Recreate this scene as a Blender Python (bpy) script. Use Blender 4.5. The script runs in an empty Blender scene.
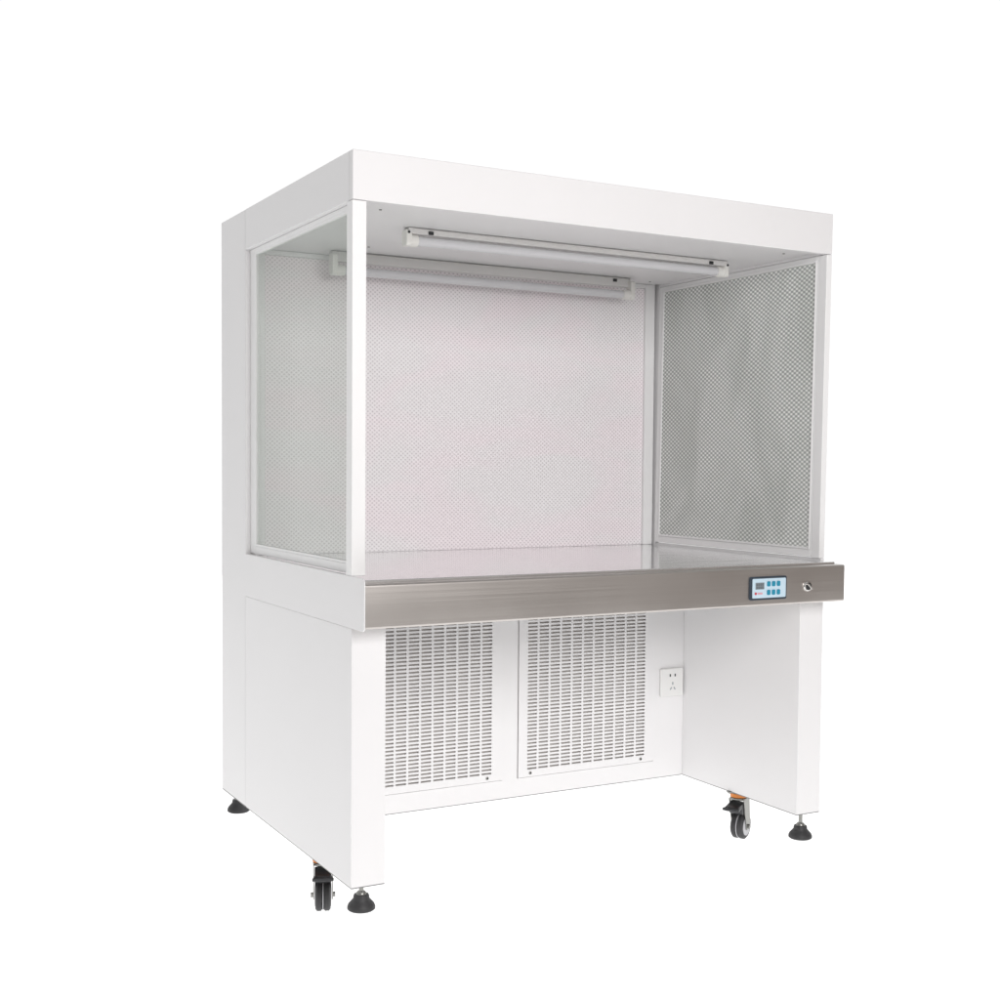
import bpy, bmesh, math, random
from mathutils import Matrix, Vector
random.seed(4)
S = bpy.context.scene
C = S.collection
V3 = Vector

# ------------------------------------------------------------------ sizes (metres)
W, D = 1.441, 1.034
ZB, ZT = 0.10, 1.80          # underside and top of the body
ZF = 1.687                   # underside of the hood's front
YC = 0.80                    # front of the rear cabinet
YB = 0.538                   # recessed lower back panel
ZG = 0.83                    # sill of the side windows
FLOOR = -0.050

# ------------------------------------------------------------------ materials
def new_mat(name):
    m = bpy.data.materials.new(name); m.use_nodes = True
    nt = m.node_tree; b = nt.nodes['Principled BSDF']
    return m, nt, b

def N(nt, kind, **kw):
    n = nt.nodes.new(kind)
    for k, v in kw.items(): setattr(n, k, v)
    return n

def plain(name, col, rough=.5, metal=0., bump=0., scale=900., spec=.5, var=0.03, coat=0.):
    """a painted / moulded surface with slight unevenness of tone, gloss and relief"""
    m, nt, b = new_mat(name)
    b.inputs['Metallic'].default_value = metal
    b.inputs['Specular IOR Level'].default_value = spec
    b.inputs['Coat Weight'].default_value = coat
    tc = N(nt, 'ShaderNodeTexCoord')
    n1 = N(nt, 'ShaderNodeTexNoise'); n1.inputs['Scale'].default_value = 5.0; n1.inputs['Detail'].default_value = 4
    nt.links.new(tc.outputs['Object'], n1.inputs['Vector'])
    mx = N(nt, 'ShaderNodeMix', data_type='RGBA')
    mx.inputs[6].default_value = (col[0]*(1-var), col[1]*(1-var), col[2]*(1-var), 1)
    mx.inputs[7].default_value = (min(1, col[0]*(1+var)), min(1, col[1]*(1+var)), min(1, col[2]*(1+var)), 1)
    nt.links.new(n1.outputs['Fac'], mx.inputs[0]); nt.links.new(mx.outputs[2], b.inputs['Base Color'])
    mr = N(nt, 'ShaderNodeMapRange')
    mr.inputs['To Min'].default_value = max(0.02, rough-.07); mr.inputs['To Max'].default_value = min(1, rough+.07)
    nt.links.new(n1.outputs['Fac'], mr.inputs['Value']); nt.links.new(mr.outputs['Result'], b.inputs['Roughness'])
    if bump:
        n2 = N(nt, 'ShaderNodeTexNoise'); n2.inputs['Scale'].default_value = scale
        nt.links.new(tc.outputs['Object'], n2.inputs['Vector'])
        bp = N(nt, 'ShaderNodeBump'); bp.inputs['Strength'].default_value = bump; bp.inputs['Distance'].default_value = .001
        nt.links.new(n2.outputs['Fac'], bp.inputs['Height']); nt.links.new(bp.outputs['Normal'], b.inputs['Normal'])
    return m

WHITE = plain('white_powder_coat', (.80, .795, .80), .42, bump=.06, scale=700, var=.012)
WHITEF = plain('white_frame_lacquer', (.84, .84, .84), .35, var=.01)
PLAST = plain('white_plastic', (.80, .80, .79), .3, var=.01)
CAPM = plain('warm_white_lamp_holder', (.80, .79, .76), .35, var=.02)
BATTEN = plain('grey_white_lamp_housing', (.70, .69, .68), .4, var=.02)
TUBE = plain('frosted_lamp_tube', (.66, .66, .68), .2, coat=.5, var=.01)
RUBBER = plain('dark_rubber', (.035, .035, .037), .55, bump=.15, scale=300, var=.12)
DARKP = plain('black_plastic', (.02, .021, .024), .35, var=.1)
CAVITY = plain('dark_duct_lining', (.62, .59, .565), .8, var=.06)
ZINC = plain('zinc_plated_steel', (.30, .30, .285), .34, metal=1, var=.08)
COPPER = plain('orange_bearing_ring', (.62, .22, .06), .4, metal=.6, var=.1)
GREYR = plain('grey_wheel_centre', (.50, .50, .52), .4, var=.05)
CHROME = plain('bright_chrome', (.75, .74, .72), .12, metal=1, var=.02)
BEZEL = plain('navy_bezel', (.03, .045, .065), .35, var=.05)
FACE = plain('pale_blue_keypad', (.55, .70, .80), .35, var=.02)
BTN = plain('teal_button', (.015, .25, .38), .35, var=.03)
LCD = plain('grey_display', (.25, .29, .32), .25, var=.05)
LCDSEG = plain('dark_display_segment', (.08, .09, .10), .3, var=.05)
REDM = plain('red_mark', (.55, .03, .05), .4, var=.03)
PINKM = plain('pink_mark', (.75, .35, .40), .4, var=.03)

def steel_mat(name, col, r0, r1, scale, bump, dist=.0004):
    """brushed stainless steel, grain along x"""
    m, nt, b = new_mat(name)
    b.inputs['Metallic'].default_value = 1
    tc = N(nt, 'ShaderNodeTexCoord')
    mp = N(nt, 'ShaderNodeMapping'); mp.inputs['Scale'].default_value = scale
    nz = N(nt, 'ShaderNodeTexNoise'); nz.inputs['Scale'].default_value = 1; nz.inputs['Detail'].default_value = 5
    nz.inputs['Roughness'].default_value = .65
    nt.links.new(tc.outputs['Object'], mp.inputs['Vector']); nt.links.new(mp.outputs['Vector'], nz.inputs['Vector'])
    big = N(nt, 'ShaderNodeTexNoise'); big.inputs['Scale'].default_value = 3.0
    nt.links.new(tc.outputs['Object'], big.inputs['Vector'])
    ad = N(nt, 'ShaderNodeMath', operation='MULTIPLY'); nt.links.new(nz.outputs['Fac'], ad.inputs[0]); nt.links.new(big.outputs['Fac'], ad.inputs[1])
    mr = N(nt, 'ShaderNodeMapRange'); mr.inputs['From Min'].default_value = .1; mr.inputs['From Max'].default_value = .4
    mr.inputs['To Min'].default_value = r0; mr.inputs['To Max'].default_value = r1
    nt.links.new(ad.outputs[0], mr.inputs['Value']); nt.links.new(mr.outputs['Result'], b.inputs['Roughness'])
    mx = N(nt, 'ShaderNodeMix', data_type='RGBA')
    mx.inputs[6].default_value = (col[0]*.92, col[1]*.92, col[2]*.92, 1); mx.inputs[7].default_value = (*[min(1, c*1.07) for c in col], 1)
    nt.links.new(nz.outputs['Fac'], mx.inputs[0]); nt.links.new(mx.outputs[2], b.inputs['Base Color'])
    bp = N(nt, 'ShaderNodeBump'); bp.inputs['Strength'].default_value = bump; bp.inputs['Distance'].default_value = dist
    nt.links.new(nz.outputs['Fac'], bp.inputs['Height']); nt.links.new(bp.outputs['Normal'], b.inputs['Normal'])
    return m
STEEL = steel_mat('brushed_stainless_steel', (.56, .532, .507), .27, .40, (1.2, 420, 420), .2)
TOPST = steel_mat('polished_worktop_steel', (.90, .90, .90), .03, .09, (2.5, 16, 9), 1, .0022)

def diamond_mat(name, light, dark, axis, pu, pv, rough, lo, hi, bump):
    """a sheet closely dotted on a staggered (diamond) grid"""
    m, nt, b = new_mat(name)
    b.inputs['Roughness'].default_value = rough
    tc = N(nt, 'ShaderNodeTexCoord'); sp = N(nt, 'ShaderNodeSeparateXYZ')
    nt.links.new(tc.outputs['Object'], sp.inputs[0])
    def wave(sock, p):
        a = N(nt, 'ShaderNodeMath', operation='MULTIPLY'); a.inputs[1].default_value = 2*math.pi/p
        nt.links.new(sock, a.inputs[0])
        c = N(nt, 'ShaderNodeMath', operation='COSINE'); nt.links.new(a.outputs[0], c.inputs[0]); return c.outputs[0]
    u, v = wave(sp.outputs[axis], pu), wave(sp.outputs['Z'], pv)
    pr = N(nt, 'ShaderNodeMath', operation='MULTIPLY'); nt.links.new(u, pr.inputs[0]); nt.links.new(v, pr.inputs[1])
    mr = N(nt, 'ShaderNodeMapRange', interpolation_type='SMOOTHSTEP')
    mr.inputs['From Min'].default_value = lo; mr.inputs['From Max'].default_value = hi
    nt.links.new(pr.outputs[0], mr.inputs['Value'])
    mx = N(nt, 'ShaderNodeMix', data_type='RGBA'); mx.inputs[6].default_value = (*light, 1); mx.inputs[7].default_value = (*dark, 1)
    nt.links.new(mr.outputs['Result'], mx.inputs[0])
    nz = N(nt, 'ShaderNodeTexNoise'); nz.inputs['Scale'].default_value = 2.2; nz.inputs['Detail'].default_value = 6
    nt.links.new(tc.outputs['Object'], nz.inputs['Vector'])
    m2 = N(nt, 'ShaderNodeMapRange'); m2.inputs['To Min'].default_value = .93; m2.inputs['To Max'].default_value = 1.06
    nt.links.new(nz.outputs['Fac'], m2.inputs['Value'])
    mm = N(nt, 'ShaderNodeMix', data_type='RGBA', blend_type='MULTIPLY'); mm.inputs[0].default_value = 1
    nt.links.new(mx.outputs[2], mm.inputs[6]); nt.links.new(m2.outputs['Result'], mm.inputs[7])
    nt.links.new(mm.outputs[2], b.inputs['Base Color'])
    bp = N(nt, 'ShaderNodeBump'); bp.inputs['Strength'].default_value = bump; bp.inputs['Distance'].default_value = .002
    bp.invert = True
    nt.links.new(mr.outputs['Result'], bp.inputs['Height']); nt.links.new(bp.outputs['Normal'], b.inputs['Normal'])
    return m
def tint(m, a, c, sc):
    nt = m.node_tree; b = nt.nodes['Principled BSDF']; src = b.inputs['Base Color'].links[0].from_socket
    tc = N(nt, 'ShaderNodeTexCoord'); mp = N(nt, 'ShaderNodeMapping'); mp.inputs['Rotation'].default_value = (0, .7, 0); mp.inputs['Scale'].default_value = sc
    nz = N(nt, 'ShaderNodeTexNoise'); nz.inputs['Scale'].default_value = 1; nz.inputs['Detail'].default_value = 3; nz.inputs['Distortion'].default_value = 1.2
    nt.links.new(tc.outputs['Object'], mp.inputs['Vector']); nt.links.new(mp.outputs['Vector'], nz.inputs['Vector'])
    mr = N(nt, 'ShaderNodeMapRange', interpolation_type='SMOOTHSTEP'); mr.inputs['From Min'].default_value = .35; mr.inputs['From Max'].default_value = .65
    nt.links.new(nz.outputs['Fac'], mr.inputs['Value'])
    cx = N(nt, 'ShaderNodeMix', data_type='RGBA'); cx.inputs[6].default_value = (*a, 1); cx.inputs[7].default_value = (*c, 1); nt.links.new(mr.outputs['Result'], cx.inputs[0])
    mm = N(nt, 'ShaderNodeMix', data_type='RGBA', blend_type='MULTIPLY'); mm.inputs[0].default_value = 1
    nt.links.new(src, mm.inputs[6]); nt.links.new(cx.outputs[2], mm.inputs[7]); nt.links.new(mm.outputs[2], b.inputs['Base Color'])
    return m
SCREEN = diamond_mat('pale_perforated_diffuser', (.975, .93, .95), (.70, .655, .675), 'X', .0145, .0125, .5, -.1, .8, .25)
tint(SCREEN, (1, .965, .98), (.965, .985, .98), (2.2, 2.2, 6))
DIAMG = diamond_mat('grey_diamond_pattern', (.93, .94, .92), (.40, .42, .405), 'Y', .0205, .0132, .45, -.7, .5, .2)  # opaque pane with a grey diamond pattern in colour and relief
tint(DIAMG, (1, 1, 1), (.86, .87, .86), (4, 4, 2))

def glass_mat():
    m = bpy.data.materials.new('tinted_clear_glass'); m.use_nodes = True; nt = m.node_tree
    nt.nodes.clear()
    out = N(nt, 'ShaderNodeOutputMaterial')
    tr = N(nt, 'ShaderNodeBsdfTransparent'); tr.inputs[0].default_value = (.84, .86, .845, 1)
    gl = N(nt, 'ShaderNodeBsdfGlossy'); gl.inputs['Roughness'].default_value = .02; gl.inputs[0].default_value = (.92, .93, .92, 1)
    lw = N(nt, 'ShaderNodeLayerWeight'); pw = N(nt, 'ShaderNodeMath', operation='POWER'); pw.inputs[1].default_value = 6
    nt.links.new(lw.outputs['Facing'], pw.inputs[0])
    fr = N(nt, 'ShaderNodeMath', operation='MULTIPLY_ADD'); fr.inputs[1].default_value = .45; fr.inputs[2].default_value = .03
    nt.links.new(pw.outputs[0], fr.inputs[0])
    mx = N(nt, 'ShaderNodeMixShader')
    nt.links.new(fr.outputs[0], mx.inputs[0]); nt.links.new(tr.outputs[0], mx.inputs[1]); nt.links.new(gl.outputs[0], mx.inputs[2])
    nt.links.new(mx.outputs[0], out.inputs[0])
    return m
GLASS = glass_mat()

def floor_mat():
    m = bpy.data.materials.new('white_translucent_floor'); m.use_nodes = True; nt = m.node_tree  # translucent, so that the lamp added below whitens the floor
    nt.nodes.clear()
    out = N(nt, 'ShaderNodeOutputMaterial')
    df = N(nt, 'ShaderNodeBsdfDiffuse'); df.inputs[0].default_value = (.9, .9, .9, 1)
    tl = N(nt, 'ShaderNodeBsdfTranslucent'); tl.inputs[0].default_value = (.95, .95, .95, 1)
    mx = N(nt, 'ShaderNodeMixShader'); mx.inputs[0].default_value = .7
    nt.links.new(df.outputs[0], mx.inputs[1]); nt.links.new(tl.outputs[0], mx.inputs[2]); nt.links.new(mx.outputs[0], out.inputs[0])
    return m

# ------------------------------------------------------------------ mesh helpers
class MB:
    def __init__(s): s.bm = bmesh.new()
    def box(s, a, b, mat=None):
        a, b = V3(a), V3(b); c = (a+b)/2; d = b-a
        M = Matrix.Translation(c) @ Matrix.Diagonal((abs(d.x), abs(d.y), abs(d.z), 1))
        if mat is not None: M = mat @ M
        bmesh.ops.create_cube(s.bm, size=1, matrix=M); return s
    def cyl(s, p, q, r, r2=None, n=24):
        p, q = V3(p), V3(q); d = q-p
        M = Matrix.Translation((p+q)/2) @ d.to_track_quat('Z', 'Y').to_matrix().to_4x4()
        bmesh.ops.create_cone(s.bm, cap_ends=True, segments=n, radius1=r, radius2=r if r2 is None else r2, depth=d.length, matrix=M); return s
    def lathe(s, prof, c=(0, 0, 0), rot=None, n=40):
        """profile (r, h) turned about z"""
        R = Matrix.Translation(V3(c)) @ (rot.to_4x4() if rot else Matrix())
        rings = []
        for r, h in prof:
            rings.append([s.bm.verts.new(R @ V3((r*math.cos(2*math.pi*i/n), r*math.sin(2*math.pi*i/n), h))) for i in range(n)])
        for A, B in zip(rings, rings[1:]):
            for i in range(n):
                s.bm.faces.new((A[i], A[(i+1) % n], B[(i+1) % n], B[i]))
        s.bm.faces.new(rings[0][::-1]); s.bm.faces.new(rings[-1]); return s
    def prism(s, pts, n0, n1, frame):
        """outline pts (u, v) extruded from n0 to n1; frame maps (u, v, n) to xyz"""
        A = [s.bm.verts.new(frame(u, v, n0)) for u, v in pts]; B = [s.bm.verts.new(frame(u, v, n1)) for u, v in pts]
        s.bm.faces.new(A); s.bm.faces.new(B[::-1]); k = len(pts)
        for i in range(k): s.bm.faces.new((A[i], B[i], B[(i+1) % k], A[(i+1) % k]))
        return s
    def build(s, name, mat, parent, bevel=0., seg=2, smooth=False, lean=False, label=None):
        bmesh.ops.recalc_face_normals(s.bm, faces=s.bm.faces)
        if lean:                       # the hood is a little wider at its right end than the body below
            for v in s.bm.verts:
                if v.co.z > ZG-.01: v.co.x *= 1 + .0075*(v.co.z-ZG)/(ZT-ZG)
        me = bpy.data.meshes.new(name); s.bm.to_mesh(me); s.bm.free(); me.materials.append(mat)
        o = bpy.data.objects.new(name, me); C.objects.link(o); o.parent = parent
        if bevel:
            md = o.modifiers.new('bevel', 'BEVEL'); md.width = bevel; md.segments = seg; md.limit_method = 'ANGLE'
            md.angle_limit = math.radians(40); md.harden_normals = True
        if smooth or bevel:
            for p in me.polygons: p.use_smooth = True
            if smooth:
                me.set_sharp_from_angle(angle=math.radians(38))
        if label: o['label'] = label
        return o

def round_rect(u0, v0, u1, v1, r, n=6, corners=(1, 1, 1, 1)):
    pts = []
    for k, (cu, cv, a) in enumerate(((u1-r, v0+r, -90), (u1-r, v1-r, 0), (u0+r, v1-r, 90), (u0+r, v0+r, 180))):
        if corners[k]:
            for i in range(n+1):
                t = math.radians(a+90*i/n); pts.append((cu+r*math.cos(t), cv+r*math.sin(t)))
        else:
            pts.append(((u1, v0), (u1, v1), (u0, v1), (u0, v0))[k])
    return pts
FX = lambda u, v, n: V3((n, u, v))        # outline in y-z, extruded along x
FY = lambda u, v, n: V3((u, n, v))        # outline in x-z, extruded along y
FZ = lambda u, v, n: V3((u, v, n))

# ------------------------------------------------------------------ the bench
bench = bpy.data.objects.new('laminar_flow_bench', None); C.objects.link(bench)
bench.location = (0, 0, 0)
bench['label'] = 'white clean bench with a steel front beam, mesh back and two ceiling lamp tubes'
bench['category'] = 'clean bench'

# rear cabinet, full height
m = MB(); m.box((0, YC, ZB), (.030, D, ZT)); m.box((W-.0186, YC, ZB), (W, .8319, ZT)); m.box((W-.0300, .832, ZB), (W, D, ZT)); m.box((.0301, .832, ZB), (W-.0301, D, ZT)); m.build('rear_cabinet', WHITE, bench, .003, lean=True)

# hood: front fascia, two sides, ceiling and top sheet
m = MB()
m.box((0, 0, ZF), (W, .020, ZT))
m.box((0, .0205, ZF), (.018, YC-.0005, ZT)); m.box((W-.018, .0205, ZF), (W, YC-.0005, ZT))
hood = m.build('hood', WHITE, bench, .002, lean=True)
m = MB(); m.box((.0185, .0205, ZT-.003), (W-.0185, YC+.031, ZT-.001)); m.build('top_sheet', WHITE, hood, lean=True)
m = MB(); m.box((.0185, .0205, 1.696), (W-.0185, YC-.001, 1.700)); m.box((.0303, YC-.001, 1.696), (W-.0303, .8315, 1.700)); m.build('ceiling_panel', WHITE, hood, lean=True)
for x, y in ((.30, .62), (1.36, .755), (1.36, .10), (.12, .12)):
    m = MB(); m.cyl((x, y, 1.6965), (x, y, 1.694), .0035, n=14); m.build('rivet', ZINC, hood)

# corner posts
PT = ZF-.001
m = MB(); m.box((-.001, -.001, ZG-.002), (.034, .034, PT)); m.build('corner_post', WHITEF, bench, .002, lean=True)
m = MB(); m.box((W-.019, 0, ZG-.002), (W, .034, PT)); m.build('corner_post', WHITEF, bench, .002, lean=True)

# side windows
def window(x0, x1, xg, fw, pane_mat, name, label):
    y0, y1, z0, z1 = .0345, YC-.001, ZG, PT
    yr = y1-fw
    m = MB()
    m.box((x0, yr, z0), (x1, y1, z1)); m.box((x0, y0, z0), (x1, y0+.006, z1))
    m.box((x0, y0+.006, z0), (x1, yr, z0+.022)); m.box((x0, y0+.006, z1-.012), (x1, yr, z1))
    f = m.build('side_window', WHITEF, bench, .0015, lean=True, label=label)
    b = MB(); d = .006
    # slim inner bead round the pane
    xa, xb = xg-.006, xg+.006
    b.box((xa, yr-d, z0+.022), (xb, yr-.0003, z1-.012)); b.box((xa, y0+.0063, z0+.022), (xb, y0+.006+d*.6, z1-.012))
    b.box((xa, y0+.012, z0+.0223), (xb, yr-d, z0+.022+d)); b.box((xa, y0+.012, z1-.012-d), (xb, yr-d, z1-.0123))
    b.build('bead', WHITEF, f, lean=True)
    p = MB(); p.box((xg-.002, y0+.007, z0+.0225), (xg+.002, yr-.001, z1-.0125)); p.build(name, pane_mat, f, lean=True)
window(.014, .030, .020, .046, GLASS, 'glass_pane', 'clear tinted glass side window')
window(W-.0188, W-.003, W-.0155, .022, DIAMG, 'patterned_pane', 'side window with an opaque pane in a fine grey diamond pattern')

# filter wall at the back of the work space
YS = .832
# (the front of the rear cabinet is opened by a shallow frame standing just before it)
m = MB(); m.box((.0305, .8120, ZG-.0088), (.062, .8315, 1.6955)); m.box((W-.056, .8120, ZG-.0088), (W-.0192, .8315, 1.6955))
m.box((.0625, .8120, 1.682), (W-.0565, .8315, 1.6955))
fs = m.build('filter_frame', WHITEF, bench, .0015)
m = MB(); m.box((.0627, .8220, .8213), (W-.0567, .8300, 1.6815)); m.build('diffuser_screen', SCREEN, fs)

# left and right lower leg panels and the closing strips above them
LW = .0862
EDGELINE = plain('grey_edge_line', (.22, .22, .22), .6)  # added grey strips that draw a dark outline under the bottom edges
def edge_lines(par, x0, x1):
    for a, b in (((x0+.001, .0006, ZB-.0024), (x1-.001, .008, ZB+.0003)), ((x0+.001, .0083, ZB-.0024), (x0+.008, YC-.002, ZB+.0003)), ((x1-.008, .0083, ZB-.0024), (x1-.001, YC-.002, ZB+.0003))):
        m = MB(); m.box(a, b); m.build('added_edge_line', EDGELINE, par)
m = MB(); m.box((0, 0, ZB), (LW, YC-.0006, .7064)); edge_lines(m.build('leg_panel', WHITE, bench, .0015), 0, LW)
m = MB(); m.box((W-LW, 0, ZB), (W, YC-.0006, .7064)); edge_lines(m.build('leg_panel', WHITE, bench, .0015), W-LW, W)
def cap(x0, x1):
    m = MB(); m.prism(round_rect(-.078, .707, YC-.0015, ZG-.002, .012, corners=(0, 0, 1, 1)), x0, x1, FX)
    return m.build('side_cheek', WHITE, bench, .0012)
cap(-.0015, .0018)
m = MB(); m.box((.0022, .001, .800), (.0122, YC-.002, ZG-.0025)); m.build('sill_strip', WHITE, bench)
m = MB(); m.box((W-.0122, .001, .718), (W-.0002, YC-.002, ZG-.0025)); m.build('sill_strip', WHITE, bench)

# steel worktop and front beam
m = MB(); m.prism([(.0022, -.040), (W+.004, -.040), (W+.004, -.0024), (W-.0125, -.0024), (W-.0125, .799), (W-.0303, .799), (W-.0303, .8215),
                    (.0303, .8215), (.0303, .799), (.0125, .799), (.0125, -.0024), (.0022, -.0024)], .800, .821, FZ); m.build('worktop', TOPST, bench, .003)
m = MB()
m.prism(round_rect(-.0765, .7125, -.0405, .815, .006, corners=(0, 0, 1, 1)), .0022, W+.005, FX)
m.box((.0022, -.0400, .7125), (W-.0125, .30, .7160))
m.build('front_beam', STEEL, bench, .001)

# recessed back panel under the worktop
m = MB()
xs = (LW+.0005, .2012, .6958, .7472, 1.2418, W-LW-.0005)
z0, z1 = .1540, .7045
m.box((xs[0], YB, ZB+.0005), (xs[5], YB+.02, z0)); m.box((xs[0], YB, z1), (xs[5], YB+.02, .7055))
m.box((xs[0], YB, z0), (xs[1], YB+.02, z1)); m.box((xs[2], YB, z0), (xs[3], YB+.02, z1)); m.box((xs[4], YB, z0), (xs[5], YB+.02, z1))
rc = [o for o in bench.children if o.name == 'rear_cabinet'][0]
t_ = MB(); t_.box((.001, YC+.001, ZB-.0024), (.009, D-.002, ZB+.0003)); t_.build('added_edge_line', EDGELINE, rc)
bp_ = m.build('back_panel', WHITE, bench)
m = MB(); m.box((LW+.002, YB+.0005, ZB-.0022), (W-LW-.002, YB+.010, ZB+.0003)); m.build('added_edge_line', EDGELINE, bp_)
m = MB(); m.box((.2015, YB+.0085, .1545), (1.2415, YB+.012, .7042)); m.build('duct_lining', CAVITY, bp_)
m = MB(); m.box((LW+.001, YB+.0205, ZB+.001), (W-LW-.001, YC-.002, ZB+.004)); m.build('bottom_sheet', WHITE, bp_)
# ventilation grilles: slots cut through a thin sheet
def grille(x0):
    x1 = x0+.491; ya, yb = YB-.0035, YB-.0005
    zb, zt = .156, .704
    sx0 = x0+.0305; n = 11; px = .0392; sw = .0325; pz = .0109; sh = .0052
    sz0 = .1780; rows = int((zt-.012-sz0)/pz)
    m = MB()
    # vertical webs
    edges = [x0]+[sx0+px*i for i in range(n)]
    m.box((x0, ya, zb), (sx0, yb, zt))
    for i in range(n):
        a = sx0+px*i+sw; b = sx0+px*(i+1) if i < n-1 else x1
        m.box((a, ya, zb), (b, yb, zt))
    for i in range(n):
        a = sx0+px*i; b = a+sw
        m.box((a, ya, zb), (b, yb, sz0))
        for k in range(rows):
            lo = sz0+k*pz+sh; hi = sz0+(k+1)*pz if k < rows-1 else zt
            m.box((a, ya, lo), (b, yb, hi))
    bmesh.ops.remove_doubles(m.bm, verts=m.bm.verts, dist=1e-5)
    g = m.build('vent_grille', WHITE, bench)
    for x in (x0+.041, x1-.050):
        s = MB(); s.lathe([(.0048, 0), (.0046, .0012), (.003, .002)], (x, ya-.0002, .1670), Matrix.Rotation(math.radians(90), 3, 'X'), 18)
        o = s.build('screw', ZINC, g, smooth=True)
        s = MB(); s.box((x-.0026, ya-.0030, .1652), (x+.0026, ya-.0019, .1688)); s.build('slot', DARKP, g)
    return g
grille(.203); grille(.749)

# power socket
m = MB(); m.prism(round_rect(1.261, .356, 1.349, .446, .006), YB-.0005, YB-.009, FY)
so = m.build('power_socket', PLAST, bench, .003, 3)
yy = YB-.0094
for (x, z, w, h, r) in ((1.297, .424, .0042, .0085, 0), (1.316, .424, .0042, .0085, 0), (1.307, .398, .0032, .0085, 0), (1.300, .382, .0028, .009, .55), (1.314, .382, .0028, .009, -.55)):
    s = MB(); s.box((-w/2, -.0006, -h/2), (w/2, .0006, h/2), Matrix.Translation((x, yy, z)) @ Matrix.Rotation(r, 4, 'Y'))
    s.build('pin_hole', DARKP if z > .41 else LCD, so)

# lamps under the ceiling
def lamp(x0, x1, y, zt, hh, hw, tz, ty, r, cap_len, deep):
    m = MB()
    m.box((x0, y-hw, zt-hh), (x1, y+hw, zt-.0005))
    m.box((x0+.012, y-hw-.002, zt-.006), (x1-.012, y+hw+.002, zt-.002))
    f = m.build('lamp_fixture', BATTEN, bench, .003)
    for xe, sgn in ((x0, 1), (x1, -1)):
        e = MB()
        e.prism(round_rect(ty-r-.004, tz-r-.003, ty+r+.004, zt-hh*.35, .009), xe-.006*sgn, xe+.010*sgn, FX)
        e.cyl((xe-.003*sgn, ty, tz), (xe+cap_len*sgn, ty, tz), r+.0035, n=28)
        e.build('end_cap', CAPM, f, .002)
        k = MB(); k.box((xe+.062*sgn-.007, y-hw-.0035, zt-.016), (xe+.062*sgn+.007, y-hw+.001, zt-.007)); k.build('clip', DARKP, f, .001)
        k = MB(); k.cyl((xe+.0*sgn, y-hw-.0015, zt-.013), (xe+.0*sgn, y-hw+.002, zt-.013), .0035, n=12); k.build('screw', DARKP, f)
    t = MB(); t.cyl((x0+cap_len, ty, tz), (x1-cap_len, ty, tz), r, n=32); t.build('tube', TUBE, f, smooth=True)
    return f
lamp(.270, 1.305, .300, 1.6955, .016, .017, 1.664, .300, .0125, .030, 0)
lamp(.232, 1.262, .738, 1.6955, .030, .014, 1.640, .722, .0125, .034, 1)

# control panel on the beam
yf = -.0768
m = MB(); m.prism(round_rect(1.105, .7295, 1.2325, .7925, .005), yf+.002, yf-.004, FY); cp = m.build('control_panel', BEZEL, bench, .001)
m = MB(); m.prism(round_rect(1.1125, .735, 1.228, .7872, .003), yf-.0042, yf-.0052, FY); m.build('keypad', FACE, cp)
y1 = yf-.0054
m = MB(); m.box((1.1225, y1-.0008, .7585), (1.1525, y1, .7765)); m.build('display', LCD, cp)
m = MB()
for i in range(4):
    for j in range(2):
        x = 1.1250+i*.0066; z = .7605+j*.0080
        m.box((x, y1-.0013, z), (x+.0042, y1-.0008, z+.0015)); m.box((x, y1-.0013, z+.0045), (x+.0042, y1-.0008, z+.0060))
        m.box((x, y1-.00125, z+.0015), (x+.0011, y1-.0008, z+.0045)); m.box((x+.0031, y1-.00125, z+.0015), (x+.0042, y1-.0008, z+.0045))
m.build('digits', LCDSEG, cp)
for z in (.7425, .7655):
    for i in range(3):
        x = 1.1620+i*.0170
        m = MB(); m.prism(round_rect(x, z, x+.0115, z+.0140, .003), y1+.0001, y1-.0016, FY); m.build('button', BTN, cp, .0004)
m = MB(); m.cyl((1.1235, y1, .7475), (1.1235, y1-.0008, .7475), .0036, n=20); m.build('red_dot', REDM, cp)
m = MB()
for i in range(4): m.box((1.1300+i*.0044, y1-.0006, .7450), (1.1332+i*.0044, y1, .7498))
m.build('pink_marks', PINKM, cp)

# key switch
RX = Matrix.Rotation(math.radians(90), 3, 'X')
m = MB(); m.lathe([(.0150, 0), (.0150, .002), (.0125, .0055), (.0105, .0060), (.0100, .0035), (.0001, .0035)], (1.310, yf+.001, .760), RX, 36)
ks = m.build('key_switch', CHROME, bench, smooth=True)
m = MB(); m.box((-.0105, -.010, -.0022), (.0105, 0, .0022), Matrix.Translation((1.310, yf-.003, .760)) @ Matrix.Rotation(math.radians(42), 4, 'Y')); m.build('turn_knob', CHROME, ks, .0012)
m = MB(); m.lathe([(.0098, 0), (.0098, .0006), (.0001, .0006)], (1.310, yf-.0027, .760), RX, 30); m.build('key_slot', DARKP, ks, smooth=True)

# adjustable feet
def foot(x, y, zb=.016):
    m = MB(); m.lathe([(.0300, 0), (.0335, .003), (.0335, .008), (.0310, .014), (.0240, .022), (.0195, .027), (.0190, .033), (.0175, .0365), (.0130, .0375)], (x, y, zb))
    f = m.build('levelling_foot', RUBBER, bench, smooth=True)
    m = MB(); m.lathe([(.0125, .0370), (.0120, .0410), (.0090, .0440), (.0058, .0460), (.0055, ZB-zb+.004)], (x, y, zb), n=24)
    m.build('stem', ZINC, f, smooth=True)
    m = MB(); m.cyl((x, y, ZB-.009), (x, y, ZB-.0015), .0105, n=6); m.build('lock_nut', ZINC, f)
    return f
foot(.046, .048, .029); foot(1.397, .030, .021); foot(.040, D-.036, .033); foot(1.397, D-.060, .029)

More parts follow.
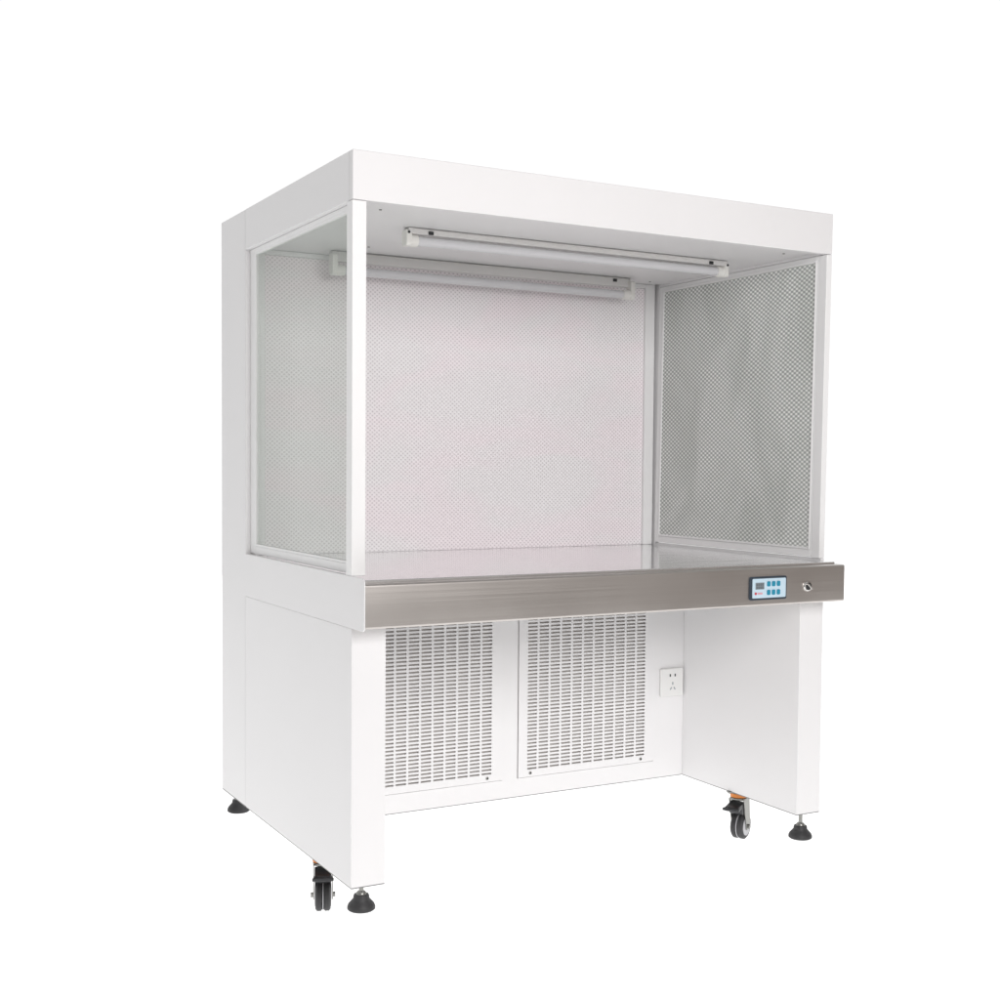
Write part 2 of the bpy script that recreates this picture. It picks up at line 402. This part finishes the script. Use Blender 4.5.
# castors with brake lever
def castor(x, y, rz):
    zt = ZB; r = .0400; zc = FLOOR+r; off = .016
    M = Matrix.Translation((x, y, 0)) @ Matrix.Rotation(rz, 4, 'Z')     # local: wheel rolls along y, brake at -y
    def P(a): return M @ V3(a)
    def put(o): o.matrix_local = M; return o
    m = MB(); m.prism(round_rect(-.030, -.030, .030, .030, .006), zt-.0035, zt-.0005, FZ)
    for sx in (-1, 1):
        for sy in (-1, 1): m.cyl((sx*.022, sy*.022, zt-.0036), (sx*.022, sy*.022, zt-.0075), .0045, n=6)
    root = put(m.build('castor', ZINC, bench))
    inv = M.inverted()
    def sub(mb, name, mat, **k):
        return mb.build(name, mat, root, **k)
    m = MB(); m.lathe([(.0220, zt-.019), (.0265, zt-.017), (.0265, zt-.006), (.0220, zt-.0038)]); sub(m, 'swivel_ring', COPPER, smooth=True)
    # fork: crown and two cheeks with a trailing lean
    m = MB(); m.lathe([(.0225, zt-.027), (.0260, zt-.024), (.0260, zt-.0200), (.0215, zt-.0193)])
    for s in (-1, 1):
        pts = [(-.020, zt-.024), (.024, zt-.024), (off+.016, zc+.008), (off+.010, zc-.010), (off-.010, zc-.010), (off-.014, zc+.006)]
        m.prism(pts, s*.0225, s*.0250, FX)
        m.cyl((s*.0225, off, zc), (s*.0310, off, zc), .0070, n=6)
    m.box((-.0250, -.020, zt-.0245), (.0250, .024, zt-.0220))
    sub(m, 'fork', ZINC, bevel=.0006)
    RY = Matrix.Rotation(math.radians(90), 3, 'Y')
    for s in (-1, 1):
        prof = [(.0290, -.0095), (r-.005, -.0092), (r, -.005), (r, .005), (r-.005, .0092), (.0290, .0095)]
        m = MB(); m.lathe([(rr, h) for rr, h in prof], (s*.0101, off, zc), RY, 44)
        sub(m, 'tyre', RUBBER, smooth=True)
    m = MB(); m.lathe([(.0100, -.0215), (.0285, -.0208), (.0288, -.0012), (.0382, -.0012), (.0382, .0012), (.0288, .0012), (.0285, .0208), (.0100, .0215)], (0, off, zc), RY, 40)
    sub(m, 'wheel_centre', GREYR, smooth=True)
    # brake pedal: arm over the wheel and a flared lever
    m = MB()
    pts = [(-.006, zt-.030), (-.056, zt-.040), (-.062, zt-.048), (-.058, zt-.053), (-.028, zt-.050), (-.024, zt-.064), (-.016, zt-.070), (-.004, zt-.062)]
    m.prism(pts, -.0212, .0212, FX)
    m.prism([(-.0270, -.064), (.0270, -.064), (.0200, -.030), (-.0200, -.030)], zt-.0505, zt-.0420, FZ)
    sub(m, 'brake_lever', DARKP, bevel=.002)
    return root
castor(.038, .280, math.radians(-21)); castor(1.385, .290, math.radians(-62))

# ------------------------------------------------------------------ setting: plain floor, translucent and whitened by an added lamp beneath
m = MB(); m.box((-7, -4.2, FLOOR-.008), (9, 10, FLOOR-.0002))
bm = bmesh.new()
bmesh.ops.create_grid(bm, x_segments=1, y_segments=1, size=1)
for v in bm.verts: v.co = V3((3.6+v.co.x*5.8, 4.2+v.co.y*5.8, FLOOR))
me = bpy.data.meshes.new('ground'); bm.to_mesh(me); bm.free(); me.materials.append(floor_mat())
g = bpy.data.objects.new('ground', me); C.objects.link(g); g['kind'] = 'structure'
m.bm.free()

def area(name, loc, target, sx, sy, power, col=(1, 1, 1)):
    L = bpy.data.lights.new(name, 'AREA'); L.shape = 'RECTANGLE'; L.size = sx; L.size_y = sy; L.energy = power; L.color = col
    o = bpy.data.objects.new(name, L); C.objects.link(o); o.location = loc
    o.rotation_euler = (V3(target)-V3(loc)).to_track_quat('-Z', 'Y').to_euler(); return o
area('underfloor_fill', (3.6, 4.2, -1.2), (3.6, 4.2001, 0), 12.5, 12.5, 540)  # unseen lamp added under the floor to keep it white without shadows
area('key_light', (.15, -3.0, 1.95), (.45, 0, 1.5), 1.2, 1.2, 60, (1, .985, .985))

w = bpy.data.worlds.new('World'); S.world = w; w.use_nodes = True; nt = w.node_tree
bg = nt.nodes['Background']
tc = N(nt, 'ShaderNodeTexCoord'); sp = N(nt, 'ShaderNodeSeparateXYZ'); nt.links.new(tc.outputs['Generated'], sp.inputs[0])
r1 = N(nt, 'ShaderNodeMapRange', interpolation_type='SMOOTHSTEP')     # world shaped to shade the bench: white behind, dimmed in front
r1.inputs['From Min'].default_value = -.45; r1.inputs['From Max'].default_value = .05
nt.links.new(sp.outputs['Y'], r1.inputs['Value'])
r2 = N(nt, 'ShaderNodeMapRange', interpolation_type='SMOOTHSTEP')     # dimmer overhead
r2.inputs['From Min'].default_value = .45; r2.inputs['From Max'].default_value = .95
r2.inputs['To Min'].default_value = 1.; r2.inputs['To Max'].default_value = .45
nt.links.new(sp.outputs['Z'], r2.inputs['Value'])
r3 = N(nt, 'ShaderNodeMapRange', interpolation_type='SMOOTHSTEP')     # front of the world darkened further to the right
r3.inputs['From Min'].default_value = .25; r3.inputs['From Max'].default_value = .8
nt.links.new(sp.outputs['X'], r3.inputs['Value'])
mf = N(nt, 'ShaderNodeMix', data_type='RGBA'); mf.inputs[6].default_value = (.52, .50, .49, 1); mf.inputs[7].default_value = (.27, .235, .215, 1)
nt.links.new(r3.outputs['Result'], mf.inputs[0])
mx = N(nt, 'ShaderNodeMix', data_type='RGBA'); mx.inputs[7].default_value = (1.03, 1.03, 1.03, 1)
nt.links.new(r1.outputs['Result'], mx.inputs[0]); nt.links.new(mf.outputs[2], mx.inputs[6])
mm = N(nt, 'ShaderNodeMix', data_type='RGBA', blend_type='MULTIPLY'); mm.inputs[0].default_value = 1
nt.links.new(mx.outputs[2], mm.inputs[6]); nt.links.new(r2.outputs['Result'], mm.inputs[7])
r4 = N(nt, 'ShaderNodeMapRange', interpolation_type='SMOOTHSTEP')     # and dimmer to the left
r4.inputs['From Min'].default_value = -.95; r4.inputs['From Max'].default_value = -.25
r4.inputs['To Min'].default_value = .66; r4.inputs['To Max'].default_value = 1.
nt.links.new(sp.outputs['X'], r4.inputs['Value'])
m4 = N(nt, 'ShaderNodeMix', data_type='RGBA', blend_type='MULTIPLY'); m4.inputs[0].default_value = 1
nt.links.new(mm.outputs[2], m4.inputs[6]); nt.links.new(r4.outputs['Result'], m4.inputs[7])
nt.links.new(m4.outputs[2], bg.inputs['Color']); bg.inputs['Strength'].default_value = 1.0

# ------------------------------------------------------------------ camera
yaw, pitch, roll, f = .5057, -.0425, .0078, 1271.04
F = V3((math.sin(yaw)*math.cos(pitch), math.cos(yaw)*math.cos(pitch), math.sin(pitch)))
R = V3((math.cos(yaw), -math.sin(yaw), 0)); U = R.cross(F)
R2 = R*math.cos(roll)+U*math.sin(roll); U2 = U*math.cos(roll)-R*math.sin(roll)
cam = bpy.data.cameras.new('camera'); co = bpy.data.objects.new('camera', cam); C.objects.link(co)
M = Matrix((R2, U2, -F)).transposed().to_4x4(); M.translation = V3((-1.1027, -2.7198, 1.0858)); co.matrix_world = M
cam.sensor_width = 36; cam.lens = f/1000*36; cam.shift_x = -5.65/1000; cam.shift_y = 19.2/1000
cam.clip_start = .05; cam.clip_end = 100
S.camera = co
S.render.engine = 'CYCLES'
S.view_settings.view_transform = 'Standard'; S.view_settings.look = 'None'; S.view_settings.exposure = 0; S.view_settings.gamma = 1
S.cycles.max_bounces = 8; S.cycles.transparent_max_bounces = 12
